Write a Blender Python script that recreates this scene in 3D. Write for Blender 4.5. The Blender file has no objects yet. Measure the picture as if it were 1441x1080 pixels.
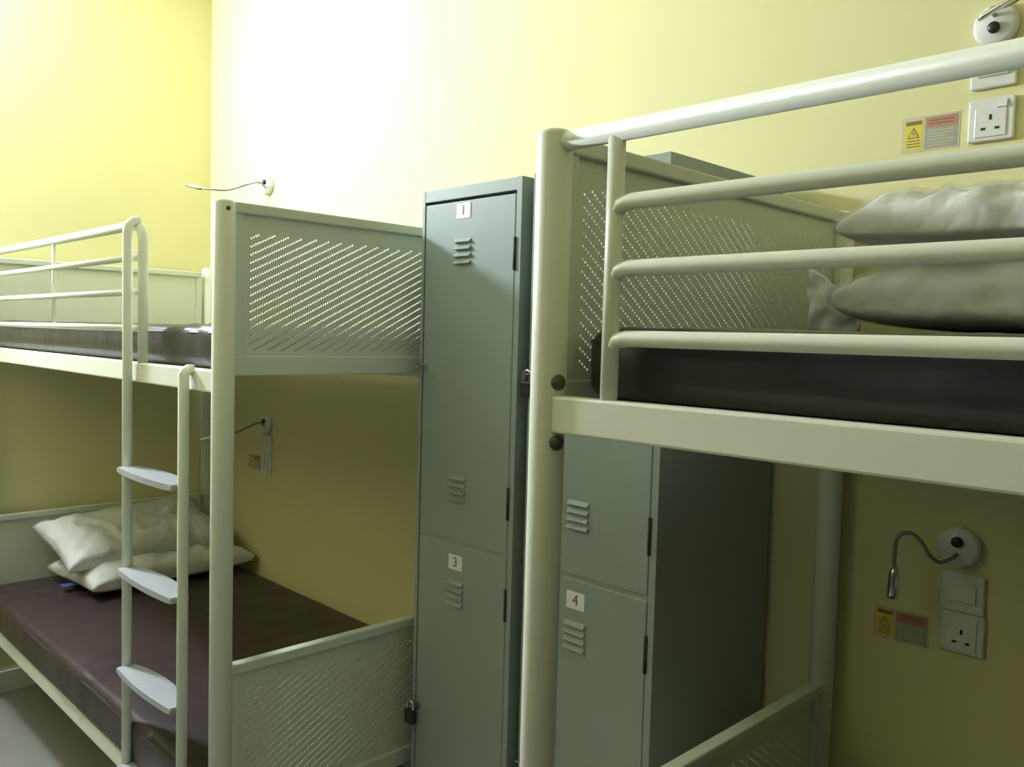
import bpy, bmesh, math, random
from mathutils import Vector, Matrix, noise
random.seed(7)
S = bpy.context.scene
COL = S.collection
PI = math.pi
FLOOR = -0.2

# ------------------------------------------------------------------ materials
def mat(name, col, rough=0.5, metal=0.0, bump=0.0, bscale=40.0, vary=0.0, vscale=6.0, coat=0.0, spec=0.5, emit=None, bdist=0.002, sheen=0.0):
    m = bpy.data.materials.new(name); m.use_nodes = True
    nt = m.node_tree; b = nt.nodes['Principled BSDF']
    b.inputs['Base Color'].default_value = (*col, 1)
    b.inputs['Roughness'].default_value = rough
    b.inputs['Metallic'].default_value = metal
    b.inputs['Coat Weight'].default_value = coat
    b.inputs['Coat Roughness'].default_value = 0.15
    b.inputs['Specular IOR Level'].default_value = spec
    b.inputs['Sheen Weight'].default_value = sheen
    if emit:
        b.inputs['Emission Color'].default_value = (*emit[0], 1); b.inputs['Emission Strength'].default_value = emit[1]
    if bump or vary:
        tc = nt.nodes.new('ShaderNodeTexCoord')
    if vary:
        n = nt.nodes.new('ShaderNodeTexNoise'); n.inputs['Scale'].default_value = vscale; n.inputs['Detail'].default_value = 4
        nt.links.new(tc.outputs['Object'], n.inputs['Vector'])
        mx = nt.nodes.new('ShaderNodeMix'); mx.data_type = 'RGBA'
        mx.inputs[6].default_value = (*[c * (1 - vary) for c in col], 1)
        mx.inputs[7].default_value = (*[min(1, c * (1 + vary)) for c in col], 1)
        nt.links.new(n.outputs['Fac'], mx.inputs[0]); nt.links.new(mx.outputs[2], b.inputs['Base Color'])
    if bump:
        n2 = nt.nodes.new('ShaderNodeTexNoise'); n2.inputs['Scale'].default_value = bscale; n2.inputs['Detail'].default_value = 3
        nt.links.new(tc.outputs['Object'], n2.inputs['Vector'])
        bp = nt.nodes.new('ShaderNodeBump'); bp.inputs['Strength'].default_value = bump; bp.inputs['Distance'].default_value = bdist
        nt.links.new(n2.outputs['Fac'], bp.inputs['Height']); nt.links.new(bp.outputs['Normal'], b.inputs['Normal'])
    return m

M = {}
M['wall'] = mat('yellow_paint', (0.825, 0.775, 0.41), 0.75, bump=0.15, bscale=120, vary=0.025, vscale=2.5, spec=0.25)
M['absorber'] = mat('dark_light_absorber', (0.07, 0.055, 0.04), 0.6, vary=0.2)  # invented dark covering that soaks up bounce light low in the room
M['ceiling'] = mat('ceiling_paint', (0.86, 0.86, 0.78), 0.85, vary=0.02)
M['floor'] = mat('grey_tile', (0.29, 0.29, 0.25), 0.4, vary=0.12, vscale=9, bump=0.1)
M['skirting'] = mat('skirting_tile', (0.82, 0.86, 0.76), 0.45, vary=0.05)
M['cream'] = mat('cream_powder_coat', (0.85, 0.87, 0.71), 0.45, bump=0.08, bscale=200, spec=0.5)
M['sheet'] = mat('cream_sheet_metal', (0.68, 0.72, 0.59), 0.4, bump=0.05, bscale=150)
M['tread'] = mat('pale_grey_tread', (0.43, 0.45, 0.46), 0.3, bump=0.1, bscale=250)
M['locker'] = mat('grey_locker_paint', (0.305, 0.365, 0.325), 0.38, bump=0.06, bscale=180, vary=0.03, vscale=4)
M['gap'] = mat('dark_gap', (0.03, 0.035, 0.03), 0.7)
M['steel'] = mat('bright_steel', (0.75, 0.75, 0.72), 0.2, metal=1.0, bump=0.02)
M['dull_steel'] = mat('dull_steel', (0.35, 0.35, 0.31), 0.45, metal=1.0, bump=0.05)
M['bolt'] = mat('tarnished_bolt', (0.13, 0.13, 0.09), 0.55, metal=0.6, bump=0.05)
M['vinyl'] = mat('dark_plum_vinyl', (0.040, 0.037, 0.042), 0.36, bump=0.35, bscale=14, bdist=0.012, vary=0.2, vscale=8)
M['vinylbrown'] = mat('dark_brown_vinyl', (0.044, 0.027, 0.026), 0.42, bump=0.3, bscale=9, bdist=0.01, vary=0.2, vscale=8)
M['seam'] = mat('vinyl_piping', (0.05, 0.04, 0.042), 0.4, bump=0.2)
M['pillow'] = mat('off_white_cotton', (0.80, 0.80, 0.74), 0.7, bump=0.8, bscale=11, bdist=0.018)
M['wrap'] = mat('milky_plastic', (0.92, 0.93, 0.91), 0.25, bump=0.5, bscale=30, bdist=0.004, coat=0.4)
M['plastic'] = mat('white_plastic', (0.80, 0.80, 0.76), 0.3, bump=0.02)
M['black'] = mat('black_plastic', (0.02, 0.02, 0.02), 0.35, bump=0.05)
M['blue'] = mat('blue_cloth', (0.05, 0.06, 0.28), 0.7, bump=0.2)
M['paper'] = mat('white_paper', (0.85, 0.86, 0.84), 0.6, bump=0.02)
M['ink'] = mat('grey_ink', (0.12, 0.13, 0.13), 0.6, bump=0.02)
M['yellow'] = mat('yellow_print', (0.80, 0.68, 0.08), 0.45, bump=0.02)
M['red'] = mat('faded_red_print', (0.56, 0.24, 0.17), 0.45, bump=0.02)
M['greyprint'] = mat('grey_print', (0.40, 0.40, 0.32), 0.45, bump=0.02)
M['beigeprint'] = mat('beige_print', (0.66, 0.60, 0.42), 0.45, bump=0.02)
M['brownprint'] = mat('brown_print', (0.25, 0.17, 0.08), 0.45, bump=0.02)
M['tube'] = mat('lit_diffuser', (1, 1, 1), 0.4, emit=((0.90, 1.0, 1.22), 595.0))

def plastic_film():
    m = bpy.data.materials.new('clear_plastic_film'); m.use_nodes = True
    nt = m.node_tree; nt.nodes.clear()
    out = nt.nodes.new('ShaderNodeOutputMaterial'); mx = nt.nodes.new('ShaderNodeMixShader')
    tr = nt.nodes.new('ShaderNodeBsdfTransparent'); tr.inputs[0].default_value = (0.97, 0.97, 0.95, 1)
    pr = nt.nodes.new('ShaderNodeBsdfPrincipled')
    pr.inputs['Base Color'].default_value = (0.85, 0.86, 0.85, 1); pr.inputs['Roughness'].default_value = 0.22
    tc = nt.nodes.new('ShaderNodeTexCoord'); n = nt.nodes.new('ShaderNodeTexNoise')
    n.inputs['Scale'].default_value = 11; n.inputs['Detail'].default_value = 2; n.inputs['Distortion'].default_value = .6
    nt.links.new(tc.outputs['Object'], n.inputs['Vector'])
    bp = nt.nodes.new('ShaderNodeBump'); bp.inputs['Strength'].default_value = 1.0; bp.inputs['Distance'].default_value = 0.03
    nt.links.new(n.outputs['Fac'], bp.inputs['Height']); nt.links.new(bp.outputs['Normal'], pr.inputs['Normal'])
    mp = nt.nodes.new('ShaderNodeMapRange'); mp.inputs[1].default_value = 0.35; mp.inputs[2].default_value = 0.75
    mp.inputs[3].default_value = 0.12; mp.inputs[4].default_value = 0.30
    nt.links.new(n.outputs['Fac'], mp.inputs[0]); nt.links.new(mp.outputs[0], mx.inputs[0])
    nt.links.new(tr.outputs[0], mx.inputs[1]); nt.links.new(pr.outputs[0], mx.inputs[2]); nt.links.new(mx.outputs[0], out.inputs[0])
    return m
M['film'] = plastic_film()

# ------------------------------------------------------------------ mesh helpers
class MB:
    def __init__(self): self.bm = bmesh.new()
    def _mi(self, geom_faces, mi):
        for f in geom_faces: f.material_index = mi
    def box(self, a, b, bevel=0.0, mi=0, seg=2):
        lo = Vector([min(p, q) for p, q in zip(a, b)]); hi = Vector([max(p, q) for p, q in zip(a, b)])
        t = bmesh.new(); bmesh.ops.create_cube(t, size=1.0)
        for v in t.verts: v.co = Vector([(v.co[i] + .5) * (hi[i] - lo[i]) + lo[i] for i in range(3)])
        if bevel: bmesh.ops.bevel(t, geom=list(t.edges), offset=bevel, segments=seg, affect='EDGES', profile=0.5)
        self.merge(t, mi); return self
    def merge(self, t, mi=0, smooth=False, mtx=None):
        vs = {}
        for v in t.verts: vs[v] = self.bm.verts.new(mtx @ v.co if mtx else v.co)
        for f in t.faces:
            try: n = self.bm.faces.new([vs[v] for v in f.verts])
            except ValueError: continue
            n.material_index = mi; n.smooth = smooth or f.smooth
        t.free()
    def tube(self, pts, r, n=16, mi=0, cap=True, sub=0):
        P = [Vector(p) for p in pts]
        if sub:                                     # catmull-rom smoothing of the path
            Q = []
            for i in range(len(P) - 1):
                p0 = P[max(i - 1, 0)]; p1 = P[i]; p2 = P[i + 1]; p3 = P[min(i + 2, len(P) - 1)]
                for k in range(sub):
                    t = k / sub
                    Q.append(0.5 * ((2 * p1) + (p2 - p0) * t + (2 * p0 - 5 * p1 + 4 * p2 - p3) * t * t + (3 * p1 - p0 - 3 * p2 + p3) * t ** 3))
            P = Q + [P[-1]]
        R = r if isinstance(r, (list, tuple)) else [r] * len(P)
        up = None; rings = []
        for i, p in enumerate(P):
            d = ((P[i + 1] - p) if i == 0 else (p - P[i - 1]) if i == len(P) - 1 else (P[i + 1] - P[i - 1])).normalized()
            if up is None:
                up = Vector((0, 0, 1)) if abs(d.z) < .9 else Vector((1, 0, 0))
            s = d.cross(up).normalized(); up = s.cross(d).normalized()
            rings.append([self.bm.verts.new(p + (s * math.cos(2 * PI * k / n) + up * math.sin(2 * PI * k / n)) * R[i]) for k in range(n)])
        for a, b in zip(rings, rings[1:]):
            for k in range(n):
                f = self.bm.faces.new([a[k], a[(k + 1) % n], b[(k + 1) % n], b[k]]); f.smooth = True; f.material_index = mi
        if cap:
            f = self.bm.faces.new(rings[0][::-1]); f.material_index = mi
            f = self.bm.faces.new(rings[-1]); f.material_index = mi
        return self
    def lathe(self, prof, mtx, n=32, mi=0):
        """prof: (radius, height) pairs, spun about local z, placed by mtx"""
        rings = []
        for r, h in prof:
            if r < 1e-6: rings.append([self.bm.verts.new(mtx @ Vector((0, 0, h)))])
            else: rings.append([self.bm.verts.new(mtx @ Vector((r * math.cos(2 * PI * k / n), r * math.sin(2 * PI * k / n), h))) for k in range(n)])
        for a, b in zip(rings, rings[1:]):
            for k in range(n):
                q = [a[k % len(a)], a[(k + 1) % len(a)], b[(k + 1) % len(b)], b[k % len(b)]]
                u = []
                for v in q:
                    if v not in u: u.append(v)
                if len(u) > 2:
                    f = self.bm.faces.new(u); f.smooth = True; f.material_index = mi
        return self
    def prism(self, poly, axis, a, b, mi=0):
        """polygon in the two other axes, extruded along axis from a to b"""
        def mk(p, h):
            c = list(p); c.insert(axis, h); return Vector(c)
        A = [self.bm.verts.new(mk(p, a)) for p in poly]; B = [self.bm.verts.new(mk(p, b)) for p in poly]
        n = len(poly)
        fs = [self.bm.faces.new(A[::-1]), self.bm.faces.new(B)] + [self.bm.faces.new([A[i], A[(i + 1) % n], B[(i + 1) % n], B[i]]) for i in range(n)]
        for f in fs: f.material_index = mi
        return self
    def build(self, name, mats, parent=None, loc=None, smooth_angle=None):
        bmesh.ops.recalc_face_normals(self.bm, faces=self.bm.faces)
        me = bpy.data.meshes.new(name); self.bm.to_mesh(me); self.bm.free()
        for m in (mats if isinstance(mats, (list, tuple)) else [mats]): me.materials.append(m)
        o = bpy.data.objects.new(name, me); COL.objects.link(o)
        if loc is not None: o.location = loc
        if parent is not None: o.parent = parent
        return o

def thing(name, label, cat, loc=(0, 0, 0), rot=(0, 0, 0), group=None):
    o = bpy.data.objects.new(name, None); COL.objects.link(o); o.empty_display_size = 0.1
    o.location = loc; o.rotation_euler = rot
    return tag(o, label, cat, group)
def tag(o, label, cat, group=None):
    o['label'] = label; o['category'] = cat
    if group: o['group'] = group
    return o
def struct(o): o['kind'] = 'structure'; return o
def copy_tree(o, parent=None):
    c = o.copy(); COL.objects.link(c)
    if parent is not None:
        c.parent = parent; c.matrix_parent_inverse = o.matrix_parent_inverse.copy()
    for ch in list(o.children): copy_tree(ch, c)
    return c
def text_mesh(s, size):
    cu = bpy.data.curves.new('t', 'FONT'); cu.body = s; cu.size = size; cu.align_x = 'CENTER'; cu.align_y = 'CENTER'; cu.extrude = 0.0004
    ob = bpy.data.objects.new('t', cu); COL.objects.link(ob)
    dg = bpy.context.evaluated_depsgraph_get()
    me = bpy.data.meshes.new_from_object(ob.evaluated_get(dg))
    t = bmesh.new(); t.from_mesh(me)
    bpy.data.objects.remove(ob); bpy.data.meshes.remove(me); bpy.data.curves.remove(cu)
    return t

# ------------------------------------------------------------------ room shell
RX, RY, RZ = 5.7, -2.9, 3.2
struct(MB().box((-.12, RY - .12, FLOOR - .1), (RX + .12, .12, FLOOR)).build('floor', M['floor']))
struct(MB().box((-.12, RY - .12, RZ), (RX + .12, .12, RZ + .1)).build('ceiling', M['ceiling']))
struct(MB().box((-.12, RY, FLOOR), (0, 0, RZ)).build('wall_left', M['wall']))
struct(MB().box((-.12, 0, FLOOR), (RX + .12, .12, RZ)).build('wall_back', M['wall']))
struct(MB().box((RX, RY, FLOOR), (RX + .12, 0, RZ)).build('wall_right', M['wall']))
struct(MB().box((-.12, RY - .12, FLOOR), (RX + .12, RY, RZ)).build('wall_front', M['wall']))
struct(MB().box((0, RY, FLOOR), (RX, RY + .02, 1.9), .004).build('absorber_panel_1', M['absorber']))  # unseen dark panel, added to cut bounce light off the lower front wall
struct(MB().box((RX - .02, RY + .02, FLOOR), (RX, 0, 1.9), .004).build('absorber_panel_2', M['absorber']))  # its added counterpart on the unseen right wall, also there to absorb light
struct(MB().box((0, RY, FLOOR), (.014, -.014, FLOOR + .095), .003).build('baseboard_left', M['skirting']))
struct(MB().box((0, -.014, FLOOR), (RX, 0, FLOOR + .095), .003).build('baseboard_back', M['skirting']))

# the room's lamp: a round bulkhead light on the left wall, just outside the frame
LY, LZ = -1.60, 2.70
fl = thing('wall_light', 'round white bulkhead light with a lit dome high on the left wall', 'light', (0, LY, LZ), (0, PI / 2, 0))
MB().lathe([(0, 0), (.150, 0), (.150, .022), (.146, .027), (.128, .028), (0, .028)], Matrix.Identity(4), 48).build('housing', M['plastic'], fl)
prof = [(.130 * math.cos(a), .027 + .038 * math.sin(a)) for a in [PI / 2 * k / 14 for k in range(14)]] + [(0, .065)]
MB().lathe(prof, Matrix.Identity(4), 48).build('diffuser', M['tube'], fl)['label'] = 'lit white dome'

# ------------------------------------------------------------------ bunk beds (local frame: foot/end panel at x = 0, wall at y = 0, world heights)
YF = -1.022; YB = -0.05; R = 0.027
Z_TOP = 1.749; Z_UP = 1.357; RAIL_H = 0.055

def perforated_sheet(y0, y1, z0, z1, pz0, pz1, slope, py=0.0062, pz=0.0198, hw=0.0021, hh=0.0024, py0=None, py1=None):
    """a steel sheet in the plane x = 0 with rows of round holes climbing at the given slope"""
    mb = MB(); bm = mb.bm
    py0 = y0 + .035 if py0 is None else py0; py1 = y1 - .035 if py1 is None else py1
    def quad(a, b, c, d):
        bm.faces.new([bm.verts.new((0, *p)) for p in ((a, c), (b, c), (b, d), (a, d))])
    quad(y0, py0, z0, z1)
    n = int((py1 - py0) / py); py1 = py0 + n * py
    quad(py1, y1, z0, z1); quad(py0, py1, z0, pz0); quad(py0, py1, pz1, z1)
    H = 0.0072
    for i in range(n):
        a = py0 + i * py; b = a + py; c = (a + b) / 2
        off = (i * py * slope) % pz
        z = pz0 + off; prev = pz0
        while z < pz1 - H:
            if z - H / 2 > prev + 1e-5:
                quad(a, b, prev, z - H / 2)
                lo, hi = z - H / 2, z + H / 2
                out = [(a, lo), (c, lo), (b, lo), (b, z), (b, hi), (c, hi), (a, hi), (a, z)]
                inn = [(c - hw * .7, z - hh * .7), (c, z - hh), (c + hw * .7, z - hh * .7), (c + hw, z), (c + hw * .7, z + hh * .7), (c, z + hh), (c - hw * .7, z + hh * .7), (c - hw, z)]
                O = [bm.verts.new((0, *p)) for p in out]; I = [bm.verts.new((0, *p)) for p in inn]
                for k in range(8):
                    bm.faces.new([O[k], O[(k + 1) % 8], I[(k + 1) % 8], I[k]])
                prev = hi
            z += pz
        if prev < pz1: quad(a, b, prev, pz1)
    return mb

def end_panel(parent, x, ztop, zbot, slope=None, inner=1):
    """panel between two posts: folded top, recessed sheet, folded bottom and side lips"""
    y0, y1 = YF + .02, YB - .02
    mb = MB()
    mb.box((x - .015, y0, ztop - .026), (x + .015, y1, ztop), .004)               # top fold
    mb.box((x - .012, y0, zbot), (x + .012, y1, zbot + .048), .003)               # bottom fold
    for a, b in ((y0, y0 + .026), (y1 - .026, y1)): mb.box((x - .009, a, zbot + .04), (x + .009, b, ztop - .02), .002)
    p = mb.build('end_panel', M['sheet'], parent)
    a, b = y0 + .024, y1 - .024; z0, z1 = zbot + .044, ztop - .024
    if slope is None:
        s = MB().box((x - .002, a, z0), (x + .002, b, z1)).build('sheet', M['sheet'], p)
    else:
        s = perforated_sheet(a, b, z0, z1, zbot + .058, ztop - .062, slope, py0=YF + .066, py1=YB - .066).build('perforated_sheet', M['sheet'], p, (x, 0, 0))
        sd = s.modifiers.new('thickness', 'SOLIDIFY'); sd.thickness = .0016; sd.offset = 0
    return p

def post(parent, x, y, bolts=()):
    mb = MB()
    m = Matrix.Translation((x, y, 0))
    mb.lathe([(0, FLOOR), (R, FLOOR), (R, Z_TOP - .008), (R - .003, Z_TOP - .003), (R - .009, Z_TOP), (0, Z_TOP)], m, 28)
    p = mb.build('post', M['cream'], parent)
    for (dx, dy, z, br_) in bolts:
        d = Vector((dx, dy, 0)).normalized()
        q = Vector((0, 0, 1)).rotation_difference(d).to_matrix().to_4x4()
        MB().lathe([(0, 0), (br_, 0), (br_, br_ * .4), (br_ * .6, br_ * .75), (0, br_ * .85)], Matrix.Translation(Vector((x, y, z)) + d * (R - .002)) @ q, 18).build('bolt', M['bolt'], p)
    return p

def side_rail(parent, x0, x1, y, ztop):
    return MB().box((x0, y - .015, ztop - RAIL_H), (x1, y + .015, ztop), .004).build('side_rail', M['cream'], parent)

def base(parent, x0, x1, ztop):
    mb = MB().box((x0 + .02, YF + .012, ztop - .009), (x1 - .02, YB - .012, ztop - .004))
    for k in range(9):
        x = x0 + .12 + k * (x1 - x0 - .24) / 8
        mb.box((x - .03, YF + .014, ztop - .013), (x + .03, YB - .014, ztop - .0085), .001)
    return mb.build('bed_base', M['cream'], parent)

# ---- left bunk: head panel against the left wall, foot panel beside the lockers
XH, XL = 0.05, 2.271
LZU = 1.342; LZL = 0.176
bl = thing('bunk_bed', 'cream metal bunk bed with ladder in the left corner of the room', 'bunk bed', (0, 0, 0), (0, 0, 0), 'metal bunk beds')
post(bl, XL, YF, ((1, -.12, Z_TOP - .022, .0055), (-1, -.6, 1.045, .009)))
post(bl, XL, YB); post(bl, XH, YF); post(bl, .036, -.029)
end_panel(bl, XL, Z_TOP - .002, 1.330, 0.51)
end_panel(bl, XL, 0.617, 0.184, 0.51)
end_panel(bl, XH, 1.724, 1.330); end_panel(bl, XH, 0.607, 0.12)
for z in (LZU, LZL):
    side_rail(bl, XH + .02, XL - .02, YF, z); side_rail(bl, XH + .02, XL - .02, YB, z); base(bl, XH + .03, XL - .03, z)
# guard rail on the front: an inverted U with three bars below its top
gy = YF - .002
g = MB().tube([(XH + .02, gy, 1.729), (1.66, gy, 1.729), (1.70, gy, 1.729), (1.735, gy, 1.728), (1.757, gy, 1.724), (1.774, gy, 1.714), (1.783, gy, 1.695), (1.784, gy, 1.670), (1.784, gy, 1.64), (1.784, gy, 1.60), (1.784, gy, LZU - .002)], .0135, 16).build('guard_rail', M['cream'], bl)
for z in (1.638, 1.540, 1.438):
    MB().tube([(XH + .02, gy, z), (1.783, gy, z)], .0095, 12).build('bar', M['cream'], g)
MB().tube([(1.0, gy, 1.438), (1.0, gy, 1.728)], .0065, 12).build('upright', M['cream'], g)
# ladder hooked over the rail: a long stile up to the guard rail and a short one to the bed rail
ly = YF - .034
ld = bpy.data.objects.new('ladder', None); COL.objects.link(ld); ld.parent = bl
LX0, LX1 = 1.757, 2.128
MB().tube([(LX0, ly, FLOOR), (LX0, ly, 1.70), (LX0 - .002, ly + .002, 1.722), (LX0, ly + .016, 1.737), (LX0, gy, 1.7395)], .0135, 16).build('stile', M['cream'], ld)
MB().tube([(LX1, ly, FLOOR), (LX1, ly, 1.328), (LX1, ly + .003, 1.334), (LX1, ly + .010, 1.338), (LX1, YF - .010, 1.338)], .0135, 16).build('stile', M['cream'], ld)
for k, z in enumerate((1.050, 0.763, 0.478, 0.192)):
    pts = []
    xa, xb = LX0 + .004, LX1 - .004; n = 14
    for i in range(n + 1):
        t = i / n; pts.append((xa + (xb - xa) * t, ly - .030 - .010 * math.sin(PI * t)))
    for i in range(n + 1):
        t = 1 - i / n; pts.append((xa + (xb - xa) * t, ly + .018 + .026 * math.sin(PI * t)))
    mb = MB().prism(pts, 2, z - .016, z)
    bmesh.ops.bevel(mb.bm, geom=[e for e in mb.bm.edges if abs(e.verts[0].co.z - e.verts[1].co.z) < 1e-5], offset=.003, segments=2, affect='EDGES')
    tr = mb.build('tread', M['tread'], ld); tr['label'] = 'pale grey tread'

# ---- right bunk: its end panel beside the lockers, the bed runs off to the right
XR = 3.337; XE = XR + 2.2
RZU = 1.357; RZL = 0.20
br = thing('bunk_bed', 'cream metal bunk bed in the foreground at the right with four guard bars', 'bunk bed', (0, 0, 0), group='metal bunk beds')
post(br, XR, YF, ((1, -.25, 1.377, .0115), (1, -.25, 1.287, .0115)))
post(br, XR, YB); post(br, XE, YF); post(br, XE, YB)
end_panel(br, XR, 1.744, 1.330, -0.72)
end_panel(br, XR, 0.655, 0.184, -0.72)
end_panel(br, XE, 1.744, 1.330); end_panel(br, XE, 0.655, 0.184)
for z in (RZU, RZL):
    side_rail(br, XR + .02, XE - .02, YF, z); side_rail(br, XR + .02, XE - .02, YB, z); base(br, XR + .03, XE - .03, z)
g = MB().tube([(XR + .015, YF, 1.7305), (XE - .015, YF, 1.7305)], .0145, 18).build('guard_rail', M['cream'], br)
MB().tube([(XR + .117, YF, RZU - .004), (XR + .117, YF, 1.728)], .0125, 16).build('upright', M['cream'], g)
MB().tube([(XE - .117, YF, RZU - .004), (XE - .117, YF, 1.728)], .0125, 16).build('upright', M['cream'], g)
for z in (1.632, 1.541, 1.444):
    MB().tube([(XR + .117, YF, z - .014), (XR + .128, YF, z - .003), (XR + .145, YF, z), (XE - .145, YF, z), (XE - .128, YF, z - .003), (XE - .117, YF, z - .014)], .0115, 14).build('bar', M['cream'], g)

for root, x in ((bl, (XH + XL) / 2), (br, (XR + XE) / 2)):
    root.location = (x, (YF + YB) / 2, FLOOR)
    for ch in root.children: ch.matrix_parent_inverse = Matrix.Translation(-root.location)

# ------------------------------------------------------------------ mattresses
def mattress(name, label, x0, x1, y0, y1, z0, z1, m, wr=0.0, seed=0, group=None):
    nx, ny = 90, 44; r = min(.03, (z1 - z0) * .35)
    mb = MB(); t = bmesh.new(); bmesh.ops.create_cube(t, size=1)
    for v in t.verts: v.co = Vector(((v.co.x + .5) * (x1 - x0) + x0, (v.co.y + .5) * (y1 - y0) + y0, (v.co.z + .5) * (z1 - z0) + z0))
    bmesh.ops.bevel(t, geom=list(t.edges), offset=r, segments=4, affect='EDGES', profile=.5)
    top = [f for f in t.faces if f.normal.z > .99] + [f for f in t.faces if f.normal.y < -.99]
    for k in range(6):
        es = list({e for f in t.faces for e in f.edges if e.calc_length() > .06})
        if not es: break
        bmesh.ops.subdivide_edges(t, edges=es, cuts=1, use_grid_fill=True)
    for v in t.verts:
        p = v.co
        if p.z > z0 + r:
            e = min(p.x - x0, x1 - p.x, p.y - y0, y1 - p.y)
            d = noise.noise(Vector((p.x * 3 + seed, p.y * 3, p.z * 4))) * .006 + noise.noise(Vector((p.x * 14 + seed, p.y * 5, 0))) * .004
            if wr:
                w = max(0, 1 - abs(p.x - (x1 - .08)) / .40)
                d += wr * w * (math.sin(p.x * 62 + p.y * 14 + 2.2 * noise.noise(p * 4)) * .006)
            n = Vector((0, 0, 1)) if p.z > z1 - .001 else Vector((0, -1 if p.y < y0 + r else 0, .4))
            v.co = p + n * d
    for f in t.faces: f.smooth = True
    mb.merge(t)
    root = thing(name, label, 'mattress', ((x0 + x1) / 2, (y0 + y1) / 2, z0), group='mattresses on the bunk beds')
    o = mb.build('cover', m, root); o.matrix_parent_inverse = Matrix.Translation(-root.location)
    for z in (z1 - r * .75,):
        q = .004
        loop = [(x0 + r, y0 + q, z), (x1 - r, y0 + q, z), (x1 - q - .006, y0 + r * .4, z), (x1 - q, y0 + r, z), (x1 - q, y1 - r, z), (x1 - r, y1 - q, z), (x0 + r, y1 - q, z), (x0 + q, y1 - r, z), (x0 + q, y0 + r, z), (x0 + q + .006, y0 + r * .4, z), (x0 + r, y0 + q, z)]
        s = MB().tube(loop, .0045, 8).build('piping', M['seam'], root); s.matrix_parent_inverse = Matrix.Translation(-root.location)
    return root
mattress('mattress', 'dark vinyl mattress on the upper bed of the left bunk behind the ladder', .08, 2.251, -.992, -.08, LZU - .0035, 1.453, M['vinyl'], 1.0, 1)
mattress('mattress', 'dark brown vinyl mattress on the lower bed of the left bunk with two pillows', .08, 2.235, -1.045, -.045, LZL - .0035, .315, M['vinylbrown'], 0.3, 5)
mattress('mattress', 'dark mattress on the lower bed of the right foreground bunk', XR + .035, XE - .035, -1.03, -.06, RZL - .0035, .335, M['vinylbrown'], 0, 13)
mattress('mattress', 'thick dark mattress on the upper bed of the right foreground bunk', XR + .035, XE - .035, -.985, -.08, RZU - .0035, 1.461, M['vinyl'], 0, 9)

# ------------------------------------------------------------------ pillows in clear bags
def pillow_bm(w, l, h, seed, grow=0.0, wr=1.0, flat=.55, n=72, full=.42, crease=1.0):
    t = bmesh.new(); top = {}; bot = {}
    for i in range(n + 1):
        for j in range(n + 1):
            u = -1 + 2 * i / n; v = -1 + 2 * j / n
            su = math.sin(u * PI / 2); sv = math.sin(v * PI / 2)
            px = su * (w / 2 + grow) * (1 - .07 * (1 - sv * sv) * abs(su) + .0); py = sv * (l / 2 + grow) * (1 - .05 * (1 - su * su))
            q = max(0, (1 - abs(su) ** 3.0)) ** full * max(0, (1 - abs(sv) ** 3.6)) ** full
            e = math.sqrt(q)
            a = noise.noise(Vector((px * 7 + seed, py * 7, seed))) * .016 + noise.noise(Vector((px * 20 + py * 8 + seed, py * 17, 3.1))) * .009
            wp = Vector((px * 5.5 + seed, py * 7.5 - seed, seed * .7)); wp += Vector((noise.noise(wp * .7), noise.noise(wp * .7 + Vector((5, 2, 1))), 0)) * .8
            a += ((1 - abs(noise.noise(wp)) * 2.2) * .5 + (1 - abs(noise.noise(wp * 2.1 + Vector((2, 7, 4)))) * 2.2) * .28) * .020 * crease - .006 * crease
            rad = noise.noise(Vector((math.atan2(py, px) * 4 + seed, 1.7, 0))) * .008 * (1 - q)
            zt = h * .55 * q + (a + rad) * wr * e + grow * q; zb = -h * .45 * q ** .5 * (flat / .55) - grow * q * .3
            edge = i in (0, n) or j in (0, n)
            wav = noise.noise(Vector((px * 9 + seed, py * 9, 9.0))) * .006 * (1 if edge else 0)
            top[i, j] = t.verts.new((px, py, zt + wav))
            bot[i, j] = top[i, j] if edge else t.verts.new((px, py, zb))
    for i in range(n):
        for j in range(n):
            f = t.faces.new([top[i, j], top[i + 1, j], top[i + 1, j + 1], top[i, j + 1]]); f.smooth = True
            if len({bot[i, j], bot[i + 1, j], bot[i + 1, j + 1], bot[i, j + 1]} - {top[i, j], top[i + 1, j], top[i + 1, j + 1], top[i, j + 1]}) > 0:
                vs = [bot[i, j], bot[i, j + 1], bot[i + 1, j + 1], bot[i + 1, j]]
                try: f = t.faces.new(vs); f.smooth = True
                except ValueError: pass
    return t
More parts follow.
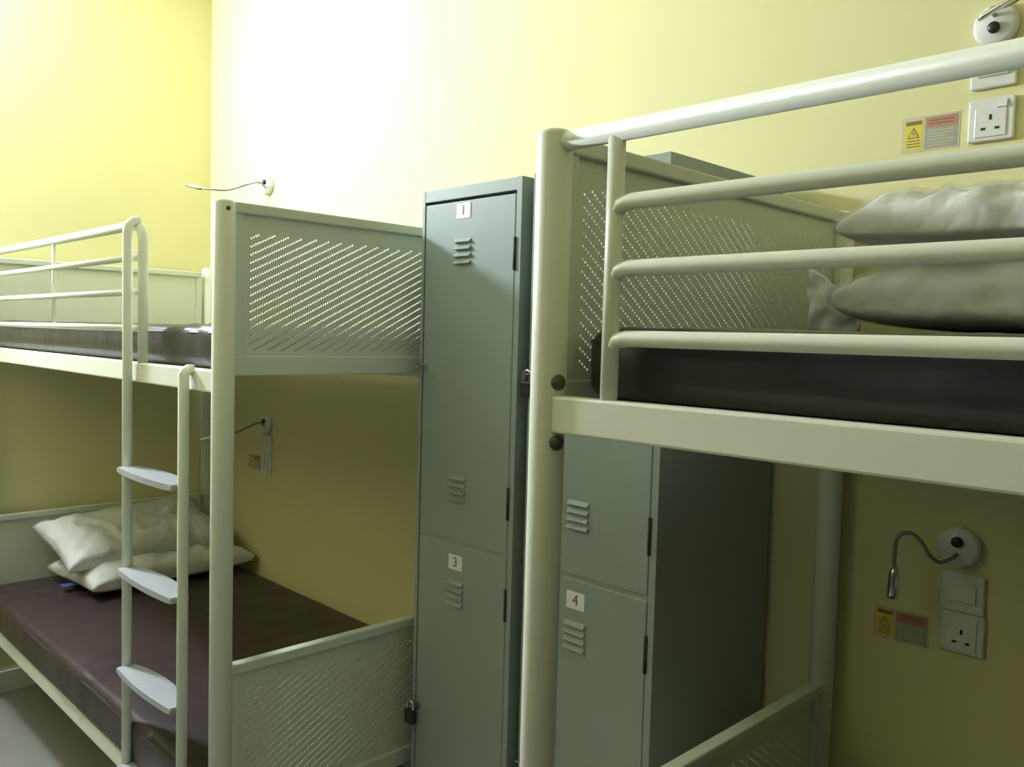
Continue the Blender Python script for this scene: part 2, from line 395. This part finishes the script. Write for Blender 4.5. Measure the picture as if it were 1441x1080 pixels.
def pillow(label, loc, rot, w, l, h, seed, film=True, flat=.55, tagged=False, flap=None, full=.42, crease=1.0):
    root = thing('pillow', label, 'pillow', loc, rot, 'bagged pillows on the beds')
    mb = MB(); mb.merge(pillow_bm(w, l, h, seed, 0, 1, flat, full=full, crease=crease)); mb.build('filling', M['pillow'], root)
    if film:
        mb = MB(); mb.merge(pillow_bm(w, l, h, seed, .007, 1.0, flat, full=full, crease=crease))
        o = mb.build('plastic_bag', M['film'], root); o['label'] = 'clear plastic bag'
    if flap:
        mb = MB(); N = 14; V = {}
        for i in range(N + 1):
            for j in range(N + 1):
                u, v = i / N, j / N
                p = Vector((3.500 + .058 * u + .010 * v * u - .006 * v, -.520 + .075 * u, 1.466 + (.115 - .050 * u - .030 * u * u) * v))
                p += Vector((noise.noise(p * 38), noise.noise(p * 45 + Vector((3, 0, 0))) * 2, 0)) * .007
                V[i, j] = mb.bm.verts.new(p)
        for i in range(N):
            for j in range(N):
                f = mb.bm.faces.new([V[i, j], V[i + 1, j], V[i + 1, j + 1], V[i, j + 1]]); f.smooth = True
        o = mb.build('bag_opening', M['wrap'], root); o.matrix_parent_inverse = (Matrix.Translation(loc) @ Matrix.Rotation(rot[2], 4, 'Z')).inverted()
        sd = o.modifiers.new('thickness', 'SOLIDIFY'); sd.thickness = .0012; o['label'] = 'open end of the milky plastic bag'
    if tagged:
        mb = MB(); mb.box((-.02, -.03, -.0015), (.03, .03, .0015), .0005)
        o = mb.build('fabric_tag', M['blue'], root, (-.02, -l / 2 - .002, -.038)); o['label'] = 'blue tag'
    return root
pillow('bagged off white pillow lying under another on the lower left bed', (.37, -.42, .381), (0, 0, math.radians(5)), .44, .74, .12, 2.0, tagged=True)
pillow('bagged off white pillow lying on top of another on the lower left bed', (.285, -.475, .502), (math.radians(2), math.radians(15), math.radians(3)), .42, .72, .145, 7.0, flat=.34, crease=1.3)
pillow('bagged off white pillow underneath another on the upper right bed', (3.92, -.320, 1.526), (0, 0, math.radians(90)), .50, .72, .125, 12.0, full=.34, crease=1.6, flap=True)
pillow('bagged off white pillow on top of another on the upper right bed', (3.935, -.335, 1.629), (0, math.radians(2), math.radians(90)), .50, .73, .125, 17.0, flat=.32, full=.38, crease=1.8)

# ------------------------------------------------------------------ lockers
def locker(label, x0, x1, nums, yf=-.50, yb=-.03, zt=1.83):
    root = thing('locker', label, 'locker', ((x0 + x1) / 2, (yf + yb) / 2, FLOOR), group='lockers between the bunk beds')
    inv = Matrix.Translation(-root.location)
    def B(mb, name, m, par=root):
        o = mb.build(name, m, par)
        if par is root: o.matrix_parent_inverse = inv
        return o
    fr = .011; mid = .897; hz = 1.795; lz = -.10
    mb = MB()
    e = .0006
    mb.box((x0, yf + .03, FLOOR), (x1, yb, zt))                                    # carcass behind the doors
    mb.box((x0, yf, FLOOR), (x0 + fr, yf + .0301, zt)); mb.box((x1 - .017, yf, FLOOR), (x1, yf + .0301, zt))
    mb.box((x0 + fr - e, yf + e, hz + .004), (x1 - .017 + e, yf + .0301, zt - e)); mb.box((x0 + fr - e, yf + .004, mid - .006), (x1 - .017 + e, yf + .0301, mid + .006)); mb.box((x0 + fr - e, yf + e, FLOOR), (x1 - .017 + e, yf + .0301, lz))
    B(mb, 'body', M['locker'])
    for k, (za, zb) in enumerate(((mid + .0025, hz), (lz + .003, mid - .0025))):
        dx0, dx1 = x0 + fr + .003, x1 - .0205
        cx = (dx0 + dx1) / 2
        d = B(MB().box((dx0, yf + .001, za), (dx1, yf + .021, zb - .004), .003), 'door', M['locker'])
        cxv = dx0 + .155 if k == 0 else dx0 + .155
        for vz in (zb - .100, za + .175 if k == 0 else za + .09):
            mb = MB()
            for q in range(4):                                                    # pressed louvers
                z = vz - q * .0185
                w = .031
                n = 8
                for i in range(n):
                    pass
                mb.prism([(yf + .002, z), (yf - .0075, z - .0105), (yf - .0065, z - .0115), (yf + .002, z - .0115)], 0, cxv - w, cxv + w)
            mb.build('vent', M['locker'], d)
        # number sticker, above the top vent
        s = nums[k]; zc = zb - .030 if k == 0 else zb - .052
        mb = MB().box((cxv - .027, yf - .0004, zc - .020), (cxv + .027, yf + .002, zc + .020), 0, 0)
        t = text_mesh(s, .036)
        mb.merge(t, 1, False, Matrix.Translation((cxv, yf - .0006, zc)) @ Matrix.Rotation(PI / 2, 4, 'X'))
        st = mb.build('number_sticker', [M['paper'], M['ink']], d); st['label'] = 'white sticker with the number ' + s
        # hinge barrel on the right, hasp on the left
        for z in ((zb - .15, za + .13) if k == 0 else (zb - .12, za + .12)):
            MB().tube([(x1 - .0185, yf - .001, z - .04), (x1 - .0185, yf - .001, z + .04)], .0042, 10).build('hinge', M['gap'], d)
        hzz = za + .455 if k == 0 else za + .505
        mb = MB().box((dx0 - .012, yf - .0035, hzz - .009), (dx0 + .020, yf + .002, hzz + .009), .0015)
        mb.tube([(dx0 - .004 + .010 * math.cos(a), yf - .003 - .013 * math.sin(a), hzz) for a in [PI * i / 8 for i in range(9)]], .0022, 8)
        mb.build('hasp', M['dull_steel'], d)
    return root, yf
locker('grey metal two door locker numbered 1 and 3 beside the left bunk', 2.366, 2.747, ('1', '3'))
locker('grey metal two door locker numbered 2 and 4 behind the right bunk post', 2.787, 3.175, ('2', '4'))
def padlock(label, x, y, z):
    root = thing('padlock', label, 'padlock', (x, y, z), group='padlocks on the lockers')
    MB().box((-.018, -.009, -.052), (.018, .009, -.014), .004).build('lock_body', M['black'], root)
    MB().tube([(-.012, 0, -.016), (-.012, 0, 0), (-.009, 0, .008), (0, 0, .012), (.009, 0, .008), (.012, 0, 0), (.012, 0, -.016)], .003, 10, sub=2).build('shackle', M['steel'], root)
    return root
padlock('small black padlock low on the left edge of the locker numbered 3', 2.376, -.515, .409)
padlock('small black padlock at the left edge of the locker behind the bunk post', 2.797, -.515, 1.352)

# ------------------------------------------------------------------ reading lamps on the wall
def reading_lamp(label, cx, cz, neck, head, hr=.011, exit_dz=-.012):
    root = thing('reading_lamp', label, 'lamp', (cx, 0, cz), group='reading lamps on the wall'); inv = Matrix.Translation(-root.location)
    to_wall = Matrix.Translation((cx, 0, cz)) @ Matrix.Rotation(PI / 2, 4, 'X')   # local z points out of the wall (-y)
    def B(mb, n, m, par=root):
        o = mb.build(n, m, par)
        if par is root: o.matrix_parent_inverse = inv
        return o
    B(MB().lathe([(0, 0), (.043, 0), (.043, .012), (.041, .018), (.036, .021), (0, .022)], to_wall, 40), 'wall_plate', M['plastic'])
    B(MB().lathe([(0, .020), (.0115, .020), (.0115, .028), (.009, .031), (0, .0315)], Matrix.Translation((0, 0, .014 if exit_dz < 0 else -.008)) @ to_wall, 24), 'button', M['black'])
    B(MB().tube([(cx, -.018, cz + exit_dz)] + neck, .0042, 10, sub=5), 'gooseneck', M['dull_steel'])
    a, b = Vector(head[0]), Vector(head[1]); d = b - a
    q = Vector((0, 0, 1)).rotation_difference(d.normalized()).to_matrix().to_4x4(); L = d.length
    h = B(MB().lathe([(0, 0), (.005, 0), (hr * .8, L * .12), (hr, L * .3), (hr, L * .9), (hr * .9, L), (0, L)], Matrix.Translation(a) @ q, 24), 'lamp_head', M['steel'])
    MB().lathe([(0, L * .99), (hr * .75, L * .99), (hr * .75, L + .0012), (0, L + .0014)], Matrix.Translation(a) @ q, 20).build('lens', M['plastic'], h)
    return root
reading_lamp('wall reading lamp with long gooseneck above the upper left bunk', .60, 2.105,
    [(.621, -.06, 2.110), (.579, -.09, 2.103), (.556, -.13, 2.084), (.52, -.17, 2.07), (.498, -.21, 2.069), (.473, -.235, 2.072), (.456, -.25, 2.072)], ((.456, -.25, 2.072), (.382, -.29, 2.092)))
reading_lamp('wall reading lamp in shadow over the lower left bed', .615, 1.006,
    [(.651, -.06, 1.02), (.621, -.10, 1.0), (.578, -.14, .972), (.54, -.18, .961), (.49, -.21, .95)], ((.49, -.21, .95), (.43, -.24, .93)))
reading_lamp('wall reading lamp bent downwards below the right upper bed', 3.608, 1.018,
    [(3.605, -.045, .999), (3.592, -.075, .994), (3.575, -.085, 1.007), (3.561, -.09, 1.031), (3.543, -.095, 1.048), (3.523, -.1, 1.046), (3.511, -.1, 1.027), (3.509, -.1, .985), (3.511, -.1, .968)], ((3.511, -.1, .972), (3.508, -.1, .903)), .0115)
reading_lamp('wall reading lamp above the foreground bunk in the top right corner', 3.622, 2.109,
    [(3.622, -.045, 2.131), (3.634, -.07, 2.125), (3.66, -.08, 2.120), (3.70, -.082, 2.134), (3.76, -.085, 2.155), (3.80, -.09, 2.15), (3.81, -.1, 2.12)], ((3.70, -.095, 2.135), (3.612, -.085, 2.1035)), .0065, .016)

# ------------------------------------------------------------------ sockets, switches, stickers
def plate(mb, x, z, w=.088, h=.088, d=.010):
    return mb.box((x - w / 2, -d, z - h / 2), (x + w / 2, 0, z + h / 2), .004, 0, 3)
def socket(label, x, z):
    root = thing('power_socket', label, 'socket', (x, 0, z), group='wall sockets by the beds'); L = Matrix.Translation(-root.location)
    o = plate(MB(), x, z).build('face_plate', M['plastic'], root); o.matrix_parent_inverse = L
    mb = MB().box((x - .030, -.0125, z - .036), (x + .030, -.009, z + .024), .0015)
    o2 = mb.build('outlet', M['plastic'], root); o2.matrix_parent_inverse = L
    for (dx, dz, a, b) in ((0, .004, .0026, .0055), (-.013, -.019, .0045, .0026), (.013, -.019, .0045, .0026)):
        MB().box((x + dx - a, -.0131, z + dz - b), (x + dx + a, -.0122, z + dz + b)).build('pin_hole', M['black'], o2)
    mb = MB().prism([(-.009, z + .018), (-.0155, z + .022), (-.0125, z + .036), (-.009, z + .038)], 0, x + .012, x + .030)
    o3 = mb.build('rocker_switch', M['plastic'], root); o3.matrix_parent_inverse = L
    return root
def switch(label, x, z):
    root = thing('wall_switch', label, 'switch', (x, 0, z), group='wall switches by the beds'); L = Matrix.Translation(-root.location)
    o = plate(MB(), x, z, .088, .084).build('face_plate', M['plastic'], root); o.matrix_parent_inverse = L
    mb = MB().prism([(-.009, z - .020), (-.0155, z - .018), (-.0125, z + .022), (-.009, z + .024)], 0, x - .028, x + .028)
    o = mb.build('rocker_switch', M['plastic'], root); o.matrix_parent_inverse = L
    return root
def sticker(label, x0, x1, z0, z1):
    root = thing('warning_sticker', label, 'sticker', ((x0 + x1) / 2, 0, (z0 + z1) / 2), group='warning stickers on the wall'); L = Matrix.Translation(-root.location)
    W, H = x1 - x0, z1 - z0
    def P(u, v): return x0 + W * u, z0 + H * v
    def rect(mb, u0, v0, u1, v1, y, mi=0):
        a, c = P(u0, v0); b, d = P(u1, v1); mb.box((a, y, c), (b, y + .0003, d), 0, mi)
    y = -.0008
    mb = MB(); mb.box((x0, y, z0), (x1, 0, z1)); o = mb.build('backing', M['beigeprint'], root); o.matrix_parent_inverse = L
    mb = MB(); rect(mb, .05, .08, .37, .92, y - .0003); rect(mb, .07, .78, .35, .89, y - .0006, 1)
    c = [P(.21, .72), P(.10, .40), P(.32, .40)]
    mb.prism([(p[0], p[1]) for p in c], 1, y - .0006, y - .0002, 1)
    c = [P(.21, .66), P(.13, .43), P(.29, .43)]
    mb.prism([(p[0], p[1]) for p in c], 1, y - .0008, y - .0004, 0)
    c = [P(.22, .62), P(.18, .53), P(.21, .53), P(.20, .45), P(.24, .55), P(.21, .55)]
    mb.prism([(p[0], p[1]) for p in c], 1, y - .0010, y - .0006, 1)
    for v in (.31, .23, .15): rect(mb, .09, v, .33, v + .03, y - .0006, 1)
    o = mb.build('hazard_symbol', [M['yellow'], M['brownprint']], root); o.matrix_parent_inverse = L
    mb = MB(); rect(mb, .41, .05, .97, .95, y - .0003); rect(mb, .42, .64, .96, .93, y - .0006, 1)
    for v in (.82, .73): rect(mb, .47, v, .90, v + .035, y - .0009, 2)
    for k in range(6): rect(mb, .46, .54 - k * .085, .90 - (.12 if k % 3 == 2 else 0), .565 - k * .085, y - .0006, 3)
    o = mb.build('notice', [M['greyprint'], M['red'], M['brownprint'], M['beigeprint']], root); o.matrix_parent_inverse = L
    return root
switch('white wall switch plate just under the top right reading lamp', 3.622, 2.026)
socket('white three pin wall socket beside the sticker over the right bunk', 3.622, 1.919)
sticker('yellow and red electrical warning sticker over the pillow of the right bunk', 3.440, 3.560, 1.873, 1.949)
switch('shadowed wall switch plate under the lower right reading lamp', 3.618, .921)
socket('shadowed three pin wall socket low on the wall at the right', 3.622, .834)
sticker('shadowed electrical warning sticker under the lower right lamp head', 3.432, 3.554, .779, .851)
switch('dim wall switch plate under the lower left reading lamp', .615, .915)
socket('dim three pin wall socket over the lower left bed', .615, .822)
sticker('dim electrical warning sticker over the lower left bed', .430, .552, .779, .851)

# ------------------------------------------------------------------ camera
F, yaw, pitch, roll = 1194.154668, 0.792095724, -0.054843365, 0.027097189
cy, sy, cp, sp = math.cos(yaw), math.sin(yaw), math.cos(pitch), math.sin(pitch)
fwd = Vector((-sy * cp, cy * cp, sp)); right = Vector((cy, sy, 0)); up = right.cross(fwd)
r2 = right * math.cos(roll) + up * math.sin(roll); u2 = up * math.cos(roll) - right * math.sin(roll)
cam = bpy.data.cameras.new('camera'); co = bpy.data.objects.new('camera', cam); COL.objects.link(co)
mw = Matrix.Identity(4)
for i in range(3): mw[i][0], mw[i][1], mw[i][2] = r2[i], u2[i], -fwd[i]
mw.translation = Vector((4.207083, -1.957114, 1.442235))
co.matrix_world = mw
cam.sensor_fit = 'HORIZONTAL'; cam.sensor_width = 36.0; cam.lens = F / 1441 * 36.0; cam.clip_start = .02
S.camera = co

# ------------------------------------------------------------------ world and view
w = bpy.data.worlds.new('world'); S.world = w; w.use_nodes = True
w.node_tree.nodes['Background'].inputs[0].default_value = (0.5, 0.5, 0.42, 1); w.node_tree.nodes['Background'].inputs[1].default_value = 0.02
vs = S.view_settings
vs.view_transform = 'Standard'; vs.look = 'None'; vs.gamma = 1.0; vs.use_curve_mapping = False
vs.exposure = 0.2
